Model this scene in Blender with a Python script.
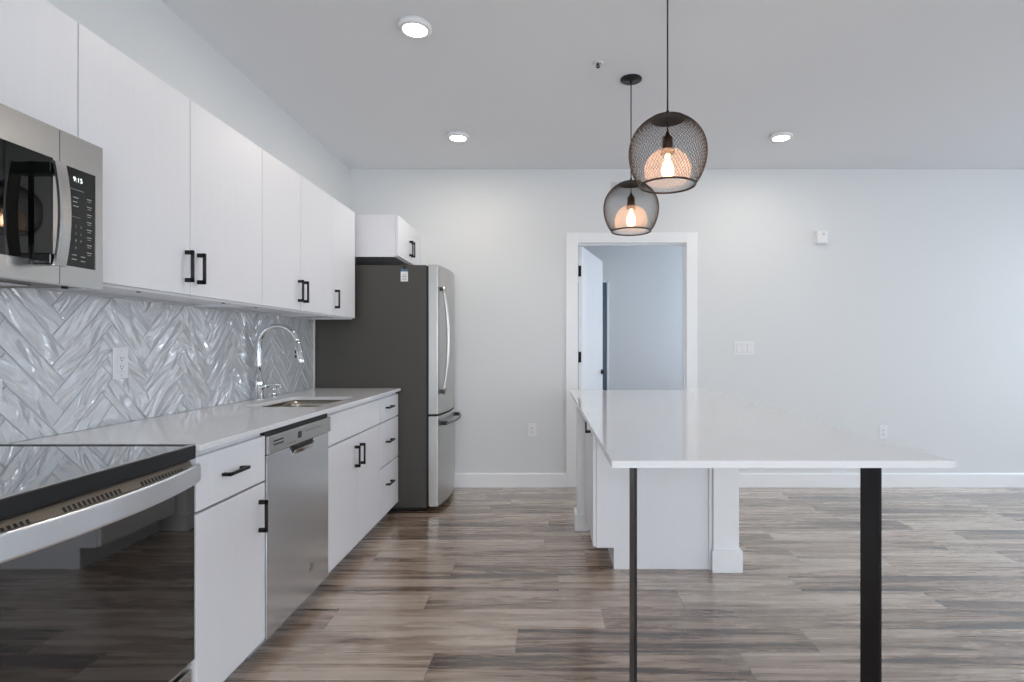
import bpy, bmesh, math, random
from mathutils import Vector, Matrix
random.seed(7)
S = bpy.context.scene
C = S.collection
for o in list(bpy.data.objects): bpy.data.objects.remove(o)
PI = math.pi

# ---------------------------------------------------------------- camera
F = 547.0                                   # focal length in pixels of the 1024 px frame
cam_d = bpy.data.cameras.new('camera'); cam = bpy.data.objects.new('camera', cam_d); C.objects.link(cam)
cam.location = (0, 0, 1.224); cam.rotation_euler = (PI/2, 0, 0)
cam_d.sensor_fit = 'HORIZONTAL'; cam_d.sensor_width = 36; cam_d.lens = F/1024*36
cam_d.shift_x = -37/1024; cam_d.shift_y = 5/1024; cam_d.clip_start = 0.02
S.camera = cam
# ---------------------------------------------------------------- world, lights, exposure
S.view_settings.view_transform = 'Standard'; S.view_settings.look = 'None'
S.view_settings.gamma = 1.0; S.view_settings.use_curve_mapping = False
S.view_settings.exposure = 0.35
w = bpy.data.worlds.new('world'); S.world = w; w.use_nodes = True
w.node_tree.nodes['Background'].inputs[0].default_value = (0.72, 0.84, 1.0, 1)
w.node_tree.nodes['Background'].inputs[1].default_value = 2.1
def area(name, loc, rot, sx, sy, power, col):
    l = bpy.data.lights.new(name, 'AREA'); l.shape = 'RECTANGLE'; l.size = sx; l.size_y = sy
    l.energy = power; l.color = col
    o = bpy.data.objects.new(name, l); C.objects.link(o); o.location = loc; o.rotation_euler = rot
    return o
DAY = (0.70, 0.86, 1.0)
# daylight from the sky outside each main-room window, facing down and in
area('daylight_right_far', (6.35, 3.15, 2.25), (0, PI/2-.80, 0), 2.0, 1.9, 66, DAY)
area('daylight_right_near', (6.35, 0.2, 2.25), (0, PI/2-.60, 0), 2.0, 1.9, 18, DAY)
area('daylight_rear', (1.9, -3.85, 1.75), (PI/2-.32, 0, 0), 3.4, 2.3, 104, (0.86, 0.935, 1.0))
area('daylight_rear_kitchen', (-0.6, -3.36, 1.55), (PI/2, 0, 0), 1.1, 1.5, 22, (0.86, 0.935, 1.0))
area('added_fill_back_room', (3.02, 6.0, 1.5), (0, PI/2, 0), 1.5, 1.3, 15, (0.80, 0.88, 1.0))  # fill light added out of view to brighten the room beyond the doorway

# ---------------------------------------------------------------- materials
def srgb(r, g, b):
    f = lambda c: (c/255/12.92) if c/255 <= .04045 else ((c/255+.055)/1.055)**2.4
    return (f(r), f(g), f(b), 1)
def new_mat(name):
    m = bpy.data.materials.new(name); m.use_nodes = True
    return m, m.node_tree.nodes, m.node_tree.links, m.node_tree.nodes['Principled BSDF']
def mat(name, col, rough=.5, metal=0, noise=0.0, nscale=(8, 8, 8), bump=0.0, coat=0, spec=.5, rvar=0.0):
    m, N, L, p = new_mat(name)
    p.inputs['Base Color'].default_value = col; p.inputs['Roughness'].default_value = rough
    p.inputs['Metallic'].default_value = metal; p.inputs['Coat Weight'].default_value = coat
    p.inputs['Specular IOR Level'].default_value = spec
    tc = N.new('ShaderNodeTexCoord'); mp = N.new('ShaderNodeMapping'); mp.inputs['Scale'].default_value = nscale
    nz = N.new('ShaderNodeTexNoise'); nz.inputs['Scale'].default_value = 1; nz.inputs['Detail'].default_value = 4
    L.new(tc.outputs['Object'], mp.inputs[0]); L.new(mp.outputs[0], nz.inputs['Vector'])
    if noise:
        mx = N.new('ShaderNodeMix'); mx.data_type = 'RGBA'
        mx.inputs[6].default_value = tuple(c*(1-noise) for c in col[:3])+(1,)
        mx.inputs[7].default_value = tuple(min(1, c*(1+noise)) for c in col[:3])+(1,)
        L.new(nz.outputs[0], mx.inputs[0]); L.new(mx.outputs[2], p.inputs['Base Color'])
    if rvar:
        mr = N.new('ShaderNodeMapRange'); mr.inputs[3].default_value = rough-rvar; mr.inputs[4].default_value = rough+rvar
        L.new(nz.outputs[0], mr.inputs[0]); L.new(mr.outputs[0], p.inputs['Roughness'])
    if bump:
        b = N.new('ShaderNodeBump'); b.inputs['Strength'].default_value = bump; b.inputs['Distance'].default_value = .002
        L.new(nz.outputs[0], b.inputs['Height']); L.new(b.outputs[0], p.inputs['Normal'])
    return m
def emit(name, col, s):
    m, N, L, p = new_mat(name)
    p.inputs['Base Color'].default_value = col; p.inputs['Emission Color'].default_value = col
    p.inputs['Emission Strength'].default_value = s
    return m
M = {}
M['wall'] = mat('wall_paint', srgb(226, 228, 229), .6, noise=.01, nscale=(60,)*3, bump=.05)
M['ceiling'] = mat('ceiling_paint', srgb(238, 240, 243), .8, noise=.01, nscale=(50,)*3, bump=.05)
M['trim'] = mat('trim_paint', srgb(244, 245, 247), .35)
M['cab'] = mat('white_laminate', srgb(236, 236, 240), .42, noise=.025, nscale=(90, 90, 3), bump=.06)
M['carcass'] = mat('cabinet_carcass', srgb(205, 206, 208), .6)
M['toe'] = mat('toe_kick_paint', srgb(165, 170, 178), .5)
M['quartz'] = mat('white_quartz', srgb(231, 231, 233), .07, noise=.012, nscale=(70,)*3, rvar=.015)
M['black'] = mat('black_powder_coat', srgb(26, 25, 25), .42, metal=.3, bump=.03, nscale=(300,)*3)
M['legmetal'] = mat('black_steel_bar', srgb(30, 31, 35), .36, metal=.65, noise=.15, nscale=(20, 20, 3), rvar=.06)
M['gap'] = mat('black_plastic', srgb(16, 16, 17), .5)
M['steel'] = mat('brushed_steel', srgb(190, 189, 187), .24, metal=1, noise=.04, nscale=(3, 3, 260), bump=.03)
M['steelv'] = mat('brushed_steel_vertical', srgb(190, 189, 186), .30, metal=1, noise=.03, nscale=(240, 240, 3), bump=.02)
M['handle_steel'] = mat('bright_brushed_steel', srgb(232, 235, 240), .32, metal=1, noise=.03, nscale=(3, 3, 200))
M['chrome'] = mat('chrome', srgb(215, 216, 218), .07, metal=1)
M['sinksteel'] = mat('sink_steel', srgb(176, 168, 158), .25, metal=1, noise=.05, nscale=(140, 4, 40))
M['fridge_side'] = mat('fridge_side_paint', srgb(70, 67, 62), .45, noise=.02, nscale=(200,)*3, bump=.05)
M['glass_black'] = mat('black_glass', srgb(9, 10, 9), .03, spec=.5)
M['oven_glass'] = mat('coated_oven_glass', srgb(9, 10, 9), .03, spec=.5)
M['oven_glass'].node_tree.nodes['Principled BSDF'].inputs['IOR'].default_value = 2.25
M['ctop_glass'] = mat('ceramic_cooktop_glass', srgb(24, 26, 28), .03, spec=1.0, coat=1.0)
M['ring'] = mat('cooktop_ring_print', srgb(110, 112, 114), .2)
M['plastic'] = mat('white_plastic', srgb(238, 238, 240), .35)
M['slot'] = mat('dark_slot', srgb(70, 70, 72), .6)
M['label'] = mat('white_print', srgb(165, 168, 166), .5)
M['navy'] = mat('dark_room_navy', srgb(62, 92, 118), .35)  # darkness of the room behind the far opening, put into the colour
M['copper'] = mat('aged_bronze', srgb(70, 50, 38), .35, metal=.8, noise=.3, nscale=(120,)*3)
M['wire'] = mat('dark_bronze_wire', srgb(58, 48, 43), .4, metal=.5)
M['blue'] = mat('blue_tape', srgb(70, 110, 140), .5)
M['grille'] = mat('grille_paint', srgb(205, 207, 208), .5)
M['bulb'] = emit('bulb_filament', (1, .74, .5, 1), 40)
M['lens'] = emit('ceiling_light_lens', (1, .86, .70, 1), 13)
M['digit'] = emit('clock_digits', (.9, 1, .95, 1), 1.2)
# clear glass
def glassmat(name, col, alpha, rough=.05):
    m, N, L, p = new_mat(name)
    out = N['Material Output']
    tr = N.new('ShaderNodeBsdfTransparent'); tr.inputs[0].default_value = (1, .98, .96, 1)
    p.inputs['Base Color'].default_value = col; p.inputs['Roughness'].default_value = rough
    mx = N.new('ShaderNodeMixShader'); mx.inputs[0].default_value = alpha
    L.new(tr.outputs[0], mx.inputs[1]); L.new(p.outputs[0], mx.inputs[2]); L.new(mx.outputs[0], out.inputs[0])
    return m, N, L, p, mx
M['pane'] = glassmat('window_glass', (1, 1, 1, 1), .06)[0]
m, N, L, p, mx = glassmat('amber_seeded_glass', srgb(238, 214, 200), .22, .25)
tl = N.new('ShaderNodeBsdfTranslucent'); tl.inputs[0].default_value = srgb(245, 226, 214)
m2 = N.new('ShaderNodeMixShader'); m2.inputs[0].default_value = .6
L.new(p.outputs[0], m2.inputs[1]); L.new(tl.outputs[0], m2.inputs[2]); L.new(m2.outputs[0], mx.inputs[2])
vo = N.new('ShaderNodeTexVoronoi'); vo.inputs['Scale'].default_value = 130
tc = N.new('ShaderNodeTexCoord'); L.new(tc.outputs['Object'], vo.inputs[0])
mr = N.new('ShaderNodeMapRange'); mr.inputs[1].default_value = 0; mr.inputs[2].default_value = .7
mr.inputs[3].default_value = .12; mr.inputs[4].default_value = .30
L.new(vo.outputs['Distance'], mr.inputs[0]); L.new(mr.outputs[0], mx.inputs[0])
M['amber'] = m
m, N, L, p, mx = glassmat('bulb_glass', (1, .8, .6, 1), .15, .05)
p.inputs['Emission Color'].default_value = (1, .74, .5, 1); p.inputs['Emission Strength'].default_value = 3
mx.inputs[0].default_value = .35
M['bulbglass'] = m

# floor planks, running along X
m, N, L, p = new_mat('weathered_oak_planks')
tc = N.new('ShaderNodeTexCoord')
br = N.new('ShaderNodeTexBrick'); br.offset = 0
br.inputs['Color1'].default_value = (0, 0, 0, 1); br.inputs['Color2'].default_value = (1, 1, 1, 1)
br.inputs['Mortar'].default_value = (.5, .5, .5, 1); br.inputs['Scale'].default_value = 1
br.inputs['Mortar Size'].default_value = .0012; br.inputs['Mortar Smooth'].default_value = .1
br.inputs['Brick Width'].default_value = 1.22; br.inputs['Row Height'].default_value = .182
sxyz = N.new('ShaderNodeSeparateXYZ'); L.new(tc.outputs['Object'], sxyz.inputs[0])
def mth(op, a, b=None):
    x = N.new('ShaderNodeMath'); x.operation = op
    for i, v_ in enumerate((a, b)):
        if v_ is None: continue
        if isinstance(v_, (int, float)): x.inputs[i].default_value = v_
        else: L.new(v_, x.inputs[i])
    return x.outputs[0]
wn_ = N.new('ShaderNodeTexWhiteNoise'); wn_.noise_dimensions = '1D'
L.new(mth('FLOOR', mth('DIVIDE', sxyz.outputs[1], .182)), wn_.inputs['W'])
cmb = N.new('ShaderNodeCombineXYZ'); L.new(mth('ADD', sxyz.outputs[0], mth('MULTIPLY', wn_.outputs['Value'], 1.22)), cmb.inputs[0]); L.new(sxyz.outputs[1], cmb.inputs[1])
L.new(cmb.outputs[0], br.inputs[0])
cx = N.new('ShaderNodeCombineXYZ')
ml = N.new('ShaderNodeMath'); ml.operation = 'MULTIPLY'; ml.inputs[1].default_value = 37
L.new(br.outputs['Color'], ml.inputs[0]); L.new(ml.outputs[0], cx.inputs[0]); L.new(ml.outputs[0], cx.inputs[2])
va = N.new('ShaderNodeVectorMath'); va.operation = 'ADD'
L.new(tc.outputs['Object'], va.inputs[0]); L.new(cx.outputs[0], va.inputs[1])
def nz(scale, det, rough=.6, dist=0):
    mp = N.new('ShaderNodeMapping'); mp.inputs['Scale'].default_value = scale
    n = N.new('ShaderNodeTexNoise'); n.inputs['Scale'].default_value = 1; n.inputs['Detail'].default_value = det
    n.inputs['Roughness'].default_value = rough; n.inputs['Distortion'].default_value = dist
    L.new(va.outputs[0], mp.inputs[0]); L.new(mp.outputs[0], n.inputs['Vector']); return n
n1 = nz((.95, 13, 1), 7, .62, 1.0); n2 = nz((7, 110, 1), 4, .7, .6); n3 = nz((.8, 3.0, 1), 3, .5)
def math_(op, a, b):
    x = N.new('ShaderNodeMath'); x.operation = op
    for i, v in enumerate((a, b)):
        if isinstance(v, (int, float)): x.inputs[i].default_value = v
        else: L.new(v, x.inputs[i])
    return x.outputs[0]
v = math_('ADD', math_('MULTIPLY', n1.outputs[0], .62), math_('MULTIPLY', n2.outputs[0], .24))
v = math_('ADD', v, math_('MULTIPLY', n3.outputs[0], .24))
v = math_('ADD', v, math_('MULTIPLY', br.outputs['Color'], .11))
cr = N.new('ShaderNodeValToRGB'); e = cr.color_ramp.elements
e[0].position = .47; e[0].color = srgb(46, 33, 25); e[1].position = .72; e[1].color = srgb(200, 184, 169)
for ps, cc in ((.515, srgb(92, 70, 54)), (.565, srgb(138, 115, 98)), (.63, srgb(170, 150, 133))):
    a = e.new(ps); a.color = cc
L.new(v, cr.inputs[0])
mxx = N.new('ShaderNodeMix'); mxx.data_type = 'RGBA'; mxx.inputs[7].default_value = srgb(52, 44, 40)
L.new(math_('MULTIPLY', br.outputs['Fac'], .7), mxx.inputs[0]); L.new(cr.outputs[0], mxx.inputs[6]); L.new(mxx.outputs[2], p.inputs['Base Color'])
mr = N.new('ShaderNodeMapRange'); mr.inputs[3].default_value = .20; mr.inputs[4].default_value = .34
L.new(n1.outputs[0], mr.inputs[0]); L.new(mr.outputs[0], p.inputs['Roughness'])
b = N.new('ShaderNodeBump'); b.inputs['Strength'].default_value = .25; b.inputs['Distance'].default_value = .002
L.new(math_('SUBTRACT', n2.outputs[0], math_('MULTIPLY', br.outputs['Fac'], 1.5)), b.inputs['Height']); L.new(b.outputs[0], p.inputs['Normal'])
p.inputs['Specular IOR Level'].default_value = .8; p.inputs['Coat Weight'].default_value = .9; p.inputs['Coat Roughness'].default_value = .16
M['floor'] = m

# glazed wavy tile: bump shifted tile by tile through the vertex attribute
m, N, L, p = new_mat('glazed_wavy_tile')
p.inputs['Base Color'].default_value = srgb(214, 217, 221); p.inputs['Roughness'].default_value = .06
p.inputs['Specular IOR Level'].default_value = .3; p.inputs['Coat Weight'].default_value = 1; p.inputs['Coat IOR'].default_value = 3.6; p.inputs['Coat Roughness'].default_value = .03
at = N.new('ShaderNodeAttribute'); at.attribute_name = 'tile'
n = N.new('ShaderNodeTexNoise'); n.inputs['Scale'].default_value = 1; n.inputs['Detail'].default_value = 2.0; n.inputs['Distortion'].default_value = .9
mp = N.new('ShaderNodeMapping'); mp.inputs['Scale'].default_value = (5, 15, 5)
L.new(at.outputs['Vector'], mp.inputs[0]); L.new(mp.outputs[0], n.inputs['Vector'])
b = N.new('ShaderNodeBump'); b.inputs['Strength'].default_value = 1; b.inputs['Distance'].default_value = .036
L.new(n.outputs[0], b.inputs['Height']); L.new(b.outputs[0], p.inputs['Coat Normal'])
b0 = N.new('ShaderNodeBump'); b0.inputs['Strength'].default_value = 1; b0.inputs['Distance'].default_value = .006
L.new(n.outputs[0], b0.inputs['Height']); L.new(b0.outputs[0], p.inputs['Normal'])
M['tile'] = m
M['grout'] = mat('grey_grout', srgb(172, 176, 180), .8)

# ---------------------------------------------------------------- mesh helpers
def B(*mats):
    bm = bmesh.new(); return bm
def box(bm, x0, x1, y0, y1, z0, z1, bev=0, seg=2, mi=0):
    r = bmesh.ops.create_cube(bm, size=1)
    for v in r['verts']:
        v.co = Vector(((x0+x1)/2 + v.co.x*(x1-x0), (y0+y1)/2 + v.co.y*(y1-y0), (z0+z1)/2 + v.co.z*(z1-z0)))
    fs = {f for v in r['verts'] for f in v.link_faces}
    for f in fs: f.material_index = mi
    if bev:
        es = list({e for v in r['verts'] for e in v.link_edges})
        rr = bmesh.ops.bevel(bm, geom=es, offset=bev, segments=seg, profile=.5, affect='EDGES')
        for f in rr['faces']: f.material_index = mi
    return bm
def cyl(bm, p0, p1, r0, r1=None, n=24, mi=0, cap=True):
    p0, p1 = Vector(p0), Vector(p1); r1 = r0 if r1 is None else r1
    d = p1-p0
    r = bmesh.ops.create_cone(bm, cap_ends=cap, segments=n, radius1=r0, radius2=r1, depth=d.length)
    q = Vector((0, 0, 1)).rotation_difference(d.normalized())
    for v in r['verts']: v.co = q @ v.co + (p0+p1)/2
    for f in {f for v in r['verts'] for f in v.link_faces}: f.material_index = mi; f.smooth = len(f.verts) == 4
    return bm
def lathe(bm, prof, cx=0, cy=0, n=48, mi=0, smooth=True):
    rings = []
    for r, z in prof:
        rings.append([bm.verts.new((cx+r*math.cos(2*PI*i/n), cy+r*math.sin(2*PI*i/n), z)) for i in range(n)] if r > 1e-6 else [bm.verts.new((cx, cy, z))])
    for a, b in zip(rings, rings[1:]):
        for i in range(n):
            j = (i+1) % n
            if len(a) == 1 and len(b) == 1: continue
            if len(a) == 1: f = bm.faces.new((a[0], b[j], b[i]))
            elif len(b) == 1: f = bm.faces.new((a[i], a[j], b[0]))
            else: f = bm.faces.new((a[i], a[j], b[j], b[i]))
            f.smooth = smooth; f.material_index = mi
    return bm
def tube(bm, pts, r, n=14, mi=0, sx=1.0):
    pts = [Vector(p) for p in pts]; rs = r if isinstance(r, (list, tuple)) else [r]*len(pts)
    up = None; rings = []
    for i, p in enumerate(pts):
        t = (pts[min(i+1, len(pts)-1)]-pts[max(i-1, 0)]).normalized()
        if up is None:
            up = Vector((0, 0, 1)) if abs(t.z) < .9 else Vector((0, 1, 0))
        a = t.cross(up).normalized(); bb = a.cross(t).normalized(); up = bb
        rings.append([bm.verts.new(p + rs[i]*(math.cos(2*PI*k/n)*a*sx + math.sin(2*PI*k/n)*bb)) for k in range(n)])
    for a, b in zip(rings, rings[1:]):
        for i in range(n):
            f = bm.faces.new((a[i], a[(i+1) % n], b[(i+1) % n], b[i])); f.smooth = True; f.material_index = mi
    for rg in (rings[0][::-1], rings[-1]):
        f = bm.faces.new(rg); f.material_index = mi
    return bm
def prism(bm, poly, axis, a0, a1, mi=0):
    """poly: 2-D points; axis 'x'/'y'/'z' is the extrusion axis"""
    def P(u, v, a): return {'x': (a, u, v), 'y': (u, a, v), 'z': (u, v, a)}[axis]
    A = [bm.verts.new(P(u, v, a0)) for u, v in poly]; Bv = [bm.verts.new(P(u, v, a1)) for u, v in poly]
    k = len(poly); fs = [bm.faces.new(A), bm.faces.new(Bv[::-1])]
    for i in range(k): fs.append(bm.faces.new((A[i], Bv[i], Bv[(i+1) % k], A[(i+1) % k])))
    for f in fs: f.material_index = mi
    bmesh.ops.recalc_face_normals(bm, faces=fs)
    return bm
def wloc(o):
    v = Vector((0, 0, 0))
    while o: v += o.location; o = o.parent
    return v
def obj(name, bm, m, parent=None, recalc=True, origin=None):
    if recalc: bmesh.ops.recalc_face_normals(bm, faces=bm.faces)
    me = bpy.data.meshes.new(name)
    loc = Vector((0, 0, 0))
    pl = wloc(parent) if parent else Vector((0, 0, 0))
    if origin is not None: loc = Vector(origin) - pl
    bmesh.ops.translate(bm, verts=bm.verts, vec=-(pl+loc))
    bm.to_mesh(me); bm.free()
    for x in (m if isinstance(m, (list, tuple)) else [m]): me.materials.append(x)
    o = bpy.data.objects.new(name, me); C.objects.link(o); o.parent = parent; o.location = loc
    return o
def tag(o, label, cat, group=None, kind=None):
    o['label'] = label; o['category'] = cat
    if group: o['group'] = group
    if kind: o['kind'] = kind
    return o
def thing(name, label, cat, loc, group=None):
    o = bpy.data.objects.new(name, None); C.objects.link(o); o.location = loc; o.empty_display_size = .05
    return tag(o, label, cat, group)
def struct(name, bm, m, parent=None):
    o = obj(name, bm, m, parent)
    if not parent: o['kind'] = 'structure'
    return o
def dup(root, loc, label=None):
    r = root.copy(); C.objects.link(r); r.location = loc
    if label: r['label'] = label
    for ch in list(root.children):
        c = ch.copy(); C.objects.link(c); c.parent = r
        for g in list(ch.children):
            d = g.copy(); C.objects.link(d); d.parent = c
    return r
def text_bm(bm, s, size, place, mi=0, depth=.0004):
    """adds text as mesh; place maps (u right, v up) -> 3D"""
    cu = bpy.data.curves.new('t', 'FONT'); cu.body = s; cu.size = size; cu.align_x = 'CENTER'; cu.align_y = 'CENTER'
    o = bpy.data.objects.new('t', cu); C.objects.link(o)
    bpy.context.view_layer.update()
    me = bpy.data.meshes.new_from_object(o.evaluated_get(bpy.context.evaluated_depsgraph_get()))
    t = bmesh.new(); t.from_mesh(me)
    vm = {v: bm.verts.new(place(v.co.x, v.co.y)) for v in t.verts}
    for f in t.faces:
        try: g = bm.faces.new([vm[v] for v in f.verts]); g.material_index = mi
        except ValueError: pass
    t.free(); bpy.data.objects.remove(o); bpy.data.meshes.remove(me); bpy.data.curves.remove(cu)
    return bm

# ---------------------------------------------------------------- the room
WX, WB, WR, WN, H = -1.727, 4.748, 5.4, -3.2, 2.76
RX0, RX1, RB = -.70, 2.9, 6.9                       # the room beyond the doorway
bm = B(); box(bm, WX-.12, WR+.12, WN-.12, WB+.06, -.1, 0); box(bm, RX0, RX1, WB+.06, RB+.9, -.1, 0)
struct('floor', bm, M['floor'])
bm = B(); box(bm, WX-.12, WR+.12, WN-.12, WB+.12, H, H+.1); box(bm, RX0-.1, RX1+.1, WB+.12, RB+1, H, H+.1)
struct('ceiling', bm, M['ceiling'])
bm = B(); box(bm, WX-.12, WX, WN-.12, WB+.12, 0, H); struct('wall_left', bm, M['wall'])
DX0, DX1, DZ = .252, 1.19, 2.118                    # doorway
bm = B(); box(bm, WX, DX0-.02, WB, WB+.12, 0, H); box(bm, DX1+.02, WR+.12, WB, WB+.12, 0, H); box(bm, DX0-.02, DX1+.02, WB, WB+.12, DZ+.02, H)
struct('wall_back', bm, M['wall'])
def holed_wall(bm, u0, u1, holes, put):
    """vertical wall from u0..u1, holes = [(a,b,z0,z1)] sorted"""
    u = u0
    for a, b_, z0, z1 in holes:
        put(bm, u, a, 0, H); put(bm, a, b_, 0, z0) if z0 > 0 else None; put(bm, a, b_, z1, H); u = b_
    put(bm, u, u1, 0, H)
rw = [(-.8, 1.2, .5, 2.4), (2.2, 4.1, .5, 2.4)]
bm = B(); holed_wall(bm, WN-.12, WB, rw, lambda b, p, q, z0, z1: box(b, WR, WR+.12, p, q, z0, z1)); struct('wall_right', bm, M['wall'])
nw = [(-1.15, -.05, .8, 2.3), (.2, 3.6, .1, 2.4)]
bm = B(); holed_wall(bm, WX, WR, nw, lambda b, p, q, z0, z1: box(b, p, q, WN-.12, WN, z0, z1)); struct('wall_front', bm, M['wall'])
wi = 0
for (a, b_, z0, z1) in rw:
    wi += 1; bm = B(); x0, x1 = WR+.03, WR+.09; t = .05
    box(bm, x0, x1, a, b_, z0, z0+t); box(bm, x0, x1, a, b_, z1-t, z1); box(bm, x0, x1, a, a+t, z0+t, z1-t); box(bm, x0, x1, b_-t, b_, z0+t, z1-t)
    box(bm, x0, x1, (a+b_)/2-.03, (a+b_)/2+.03, z0+t, z1-t)
    wn = struct('window_%d' % wi, bm, M['trim']); bm = B(); box(bm, WR+.055, WR+.06, a+t, b_-t, z0+t, z1-t); obj('window_pane', bm, M['pane'], wn)
for (a, b_, z0, z1) in nw:
    wi += 1; bm = B(); y0, y1 = WN-.09, WN-.03; t = .05
    box(bm, a, b_, y0, y1, z0, z0+t); box(bm, a, b_, y0, y1, z1-t, z1); box(bm, a, a+t, y0, y1, z0+t, z1-t); box(bm, b_-t, b_, y0, y1, z0+t, z1-t)
    if b_-a > 2: box(bm, (a+b_)/2-.04, (a+b_)/2+.04, y0, y1, z0+t, z1-t)
    wn = struct('window_%d' % wi, bm, M['trim']); bm = B(); box(bm, a+t, b_-t, WN-.062, WN-.057, z0+t, z1-t); obj('window_pane', bm, M['pane'], wn)
# baseboards
def bb_poly(s=1): return [(0, 0), (.016, 0), (.016, .112), (.010, .122), (0, .122)]
bm = B(); prism(bm, [(WB-u, z) for u, z in bb_poly()], 'x', WX, .148); prism(bm, [(WB-u, z) for u, z in bb_poly()], 'x', 1.285, WR)
struct('baseboard_back', bm, M['trim'])
bm = B(); prism(bm, [(WR-u, z) for u, z in bb_poly()], 'y', WN, WB-.016); struct('baseboard_right', bm, M['trim'])
# door casing + jamb
bm = B(); box(bm, .148, DX0, WB-.018, WB, 0, 2.205, .002); box(bm, DX1, 1.285, WB-.018, WB, 0, 2.205, .002); box(bm, DX0, DX1, WB-.018, WB, DZ, 2.205, .002)
struct('trim_1', bm, M['trim'])
bm = B(); box(bm, DX0-.02, DX0, WB, WB+.12, 0, DZ); box(bm, DX1, DX1+.02, WB, WB+.12, 0, DZ); box(bm, DX0-.02, DX1+.02, WB, WB+.12, DZ, DZ+.02)
box(bm, DX1-.012, DX1, WB+.03, WB+.075, 0, DZ-.012); box(bm, DX0, DX1, WB+.03, WB+.075, DZ-.012, DZ)
struct('trim_2', bm, M['trim'])
# room beyond
bm = B(); box(bm, RX0-.1, RX0, WB+.12, RB+.1, 0, H); struct('wall_beyond_left', bm, M['wall'])
bm = B(); hz = [(5.35, 6.65, .75, 2.25)]
holed_wall(bm, WB+.12, RB+.1, hz, lambda b, p, q, z0, z1: box(b, RX1, RX1+.1, p, q, z0, z1)); struct('wall_beyond_right', bm, M['wall'])
a, b_, z0, z1 = hz[0]; bm = B()
box(bm, RX1+.03, RX1+.07, a, b_, z0, z0+.05); box(bm, RX1+.03, RX1+.07, a, b_, z1-.05, z1); box(bm, RX1+.03, RX1+.07, a, a+.05, z0+.05, z1-.05); box(bm, RX1+.03, RX1+.07, b_-.05, b_, z0+.05, z1-.05)
struct('window_5', bm, M['trim'])  # unseen window, added only to bring light into this room
bm = B(); box(bm, RX0, -.09, RB, RB+.1, 0, H); box(bm, .730, RX1, RB, RB+.1, 0, H); box(bm, -.09, .730, RB, RB+.1, 2.03, H); struct('wall_beyond_back', bm, M['wall'])
bm = B(); box(bm, .730, .752, RB-.012, RB, 0, 2.045); box(bm, -.12, -.09, RB-.012, RB, 0, 2.05); box(bm, -.12, .752, RB-.012, RB, 2.03, 2.045); struct('trim_3', bm, M['trim'])
bm = B(); box(bm, -.085, .728, RB+.012, RB+.05, .008, 2.025); struct('dark_room_panel', bm, M['navy'])  # dark navy sheet standing in for the dark room behind the opening
bm = B(); prism(bm, [(RB-u, z) for u, z in bb_poly()], 'x', .752, RX1); struct('baseboard_beyond', bm, M['trim'])
# open white door leaf, built closed-square then turned on its hinge
HX, HY = .262, WB+.125
leaf = B(); box(leaf, -.0, .038, 0, .90, .008, 2.108, .002)
d1 = obj('door_1', leaf, M['trim']); d1['kind'] = 'structure'
bm = B()
for sx, s in ((.038, 1), (0, -1)):
    cyl(bm, (sx, .83, .957), (sx+s*.012, .83, .957), .026, n=28); cyl(bm, (sx+s*.012, .83, .957), (sx+s*.05, .83, .957), .010)
    box(bm, *(sorted((sx+s*.044, sx+s*.056))), .71, .84, .947, .967, .003)
obj('door_handle', bm, M['black'], d1)
for z in (1.89, 1.125, .28):
    bm = B(); box(bm, .004, .026, -.003, -.0005, z-.047, z+.047); cyl(bm, (.006, -.006, z-.049), (.006, -.006, z+.049), .0065, n=12); obj('hinge', bm, M['black'], d1)
d1.location = (HX, HY, 0); d1.rotation_euler = (0, 0, -math.radians(17))

# low wall that wraps the island
bm = B(); box(bm, .893, 1.03, 2.965, 3.76, 0, .893); box(bm, .188, .893, 3.63, 3.76, 0, .893)
struct('wall_island', bm, M['trim'])
bm = B()
box(bm, .881, 1.046, 2.949, 2.965, 0, .118, .002); box(bm, 1.03, 1.046, 2.965, 3.776, 0, .118, .002)
box(bm, .172, .188, 3.614, 3.776, 0, .110, .002); box(bm, .188, .262, 3.614, 3.63, 0, .110, .002); box(bm, .188, 1.03, 3.76, 3.776, 0, .118, .002)
struct('baseboard_island', bm, M['trim'])

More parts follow.
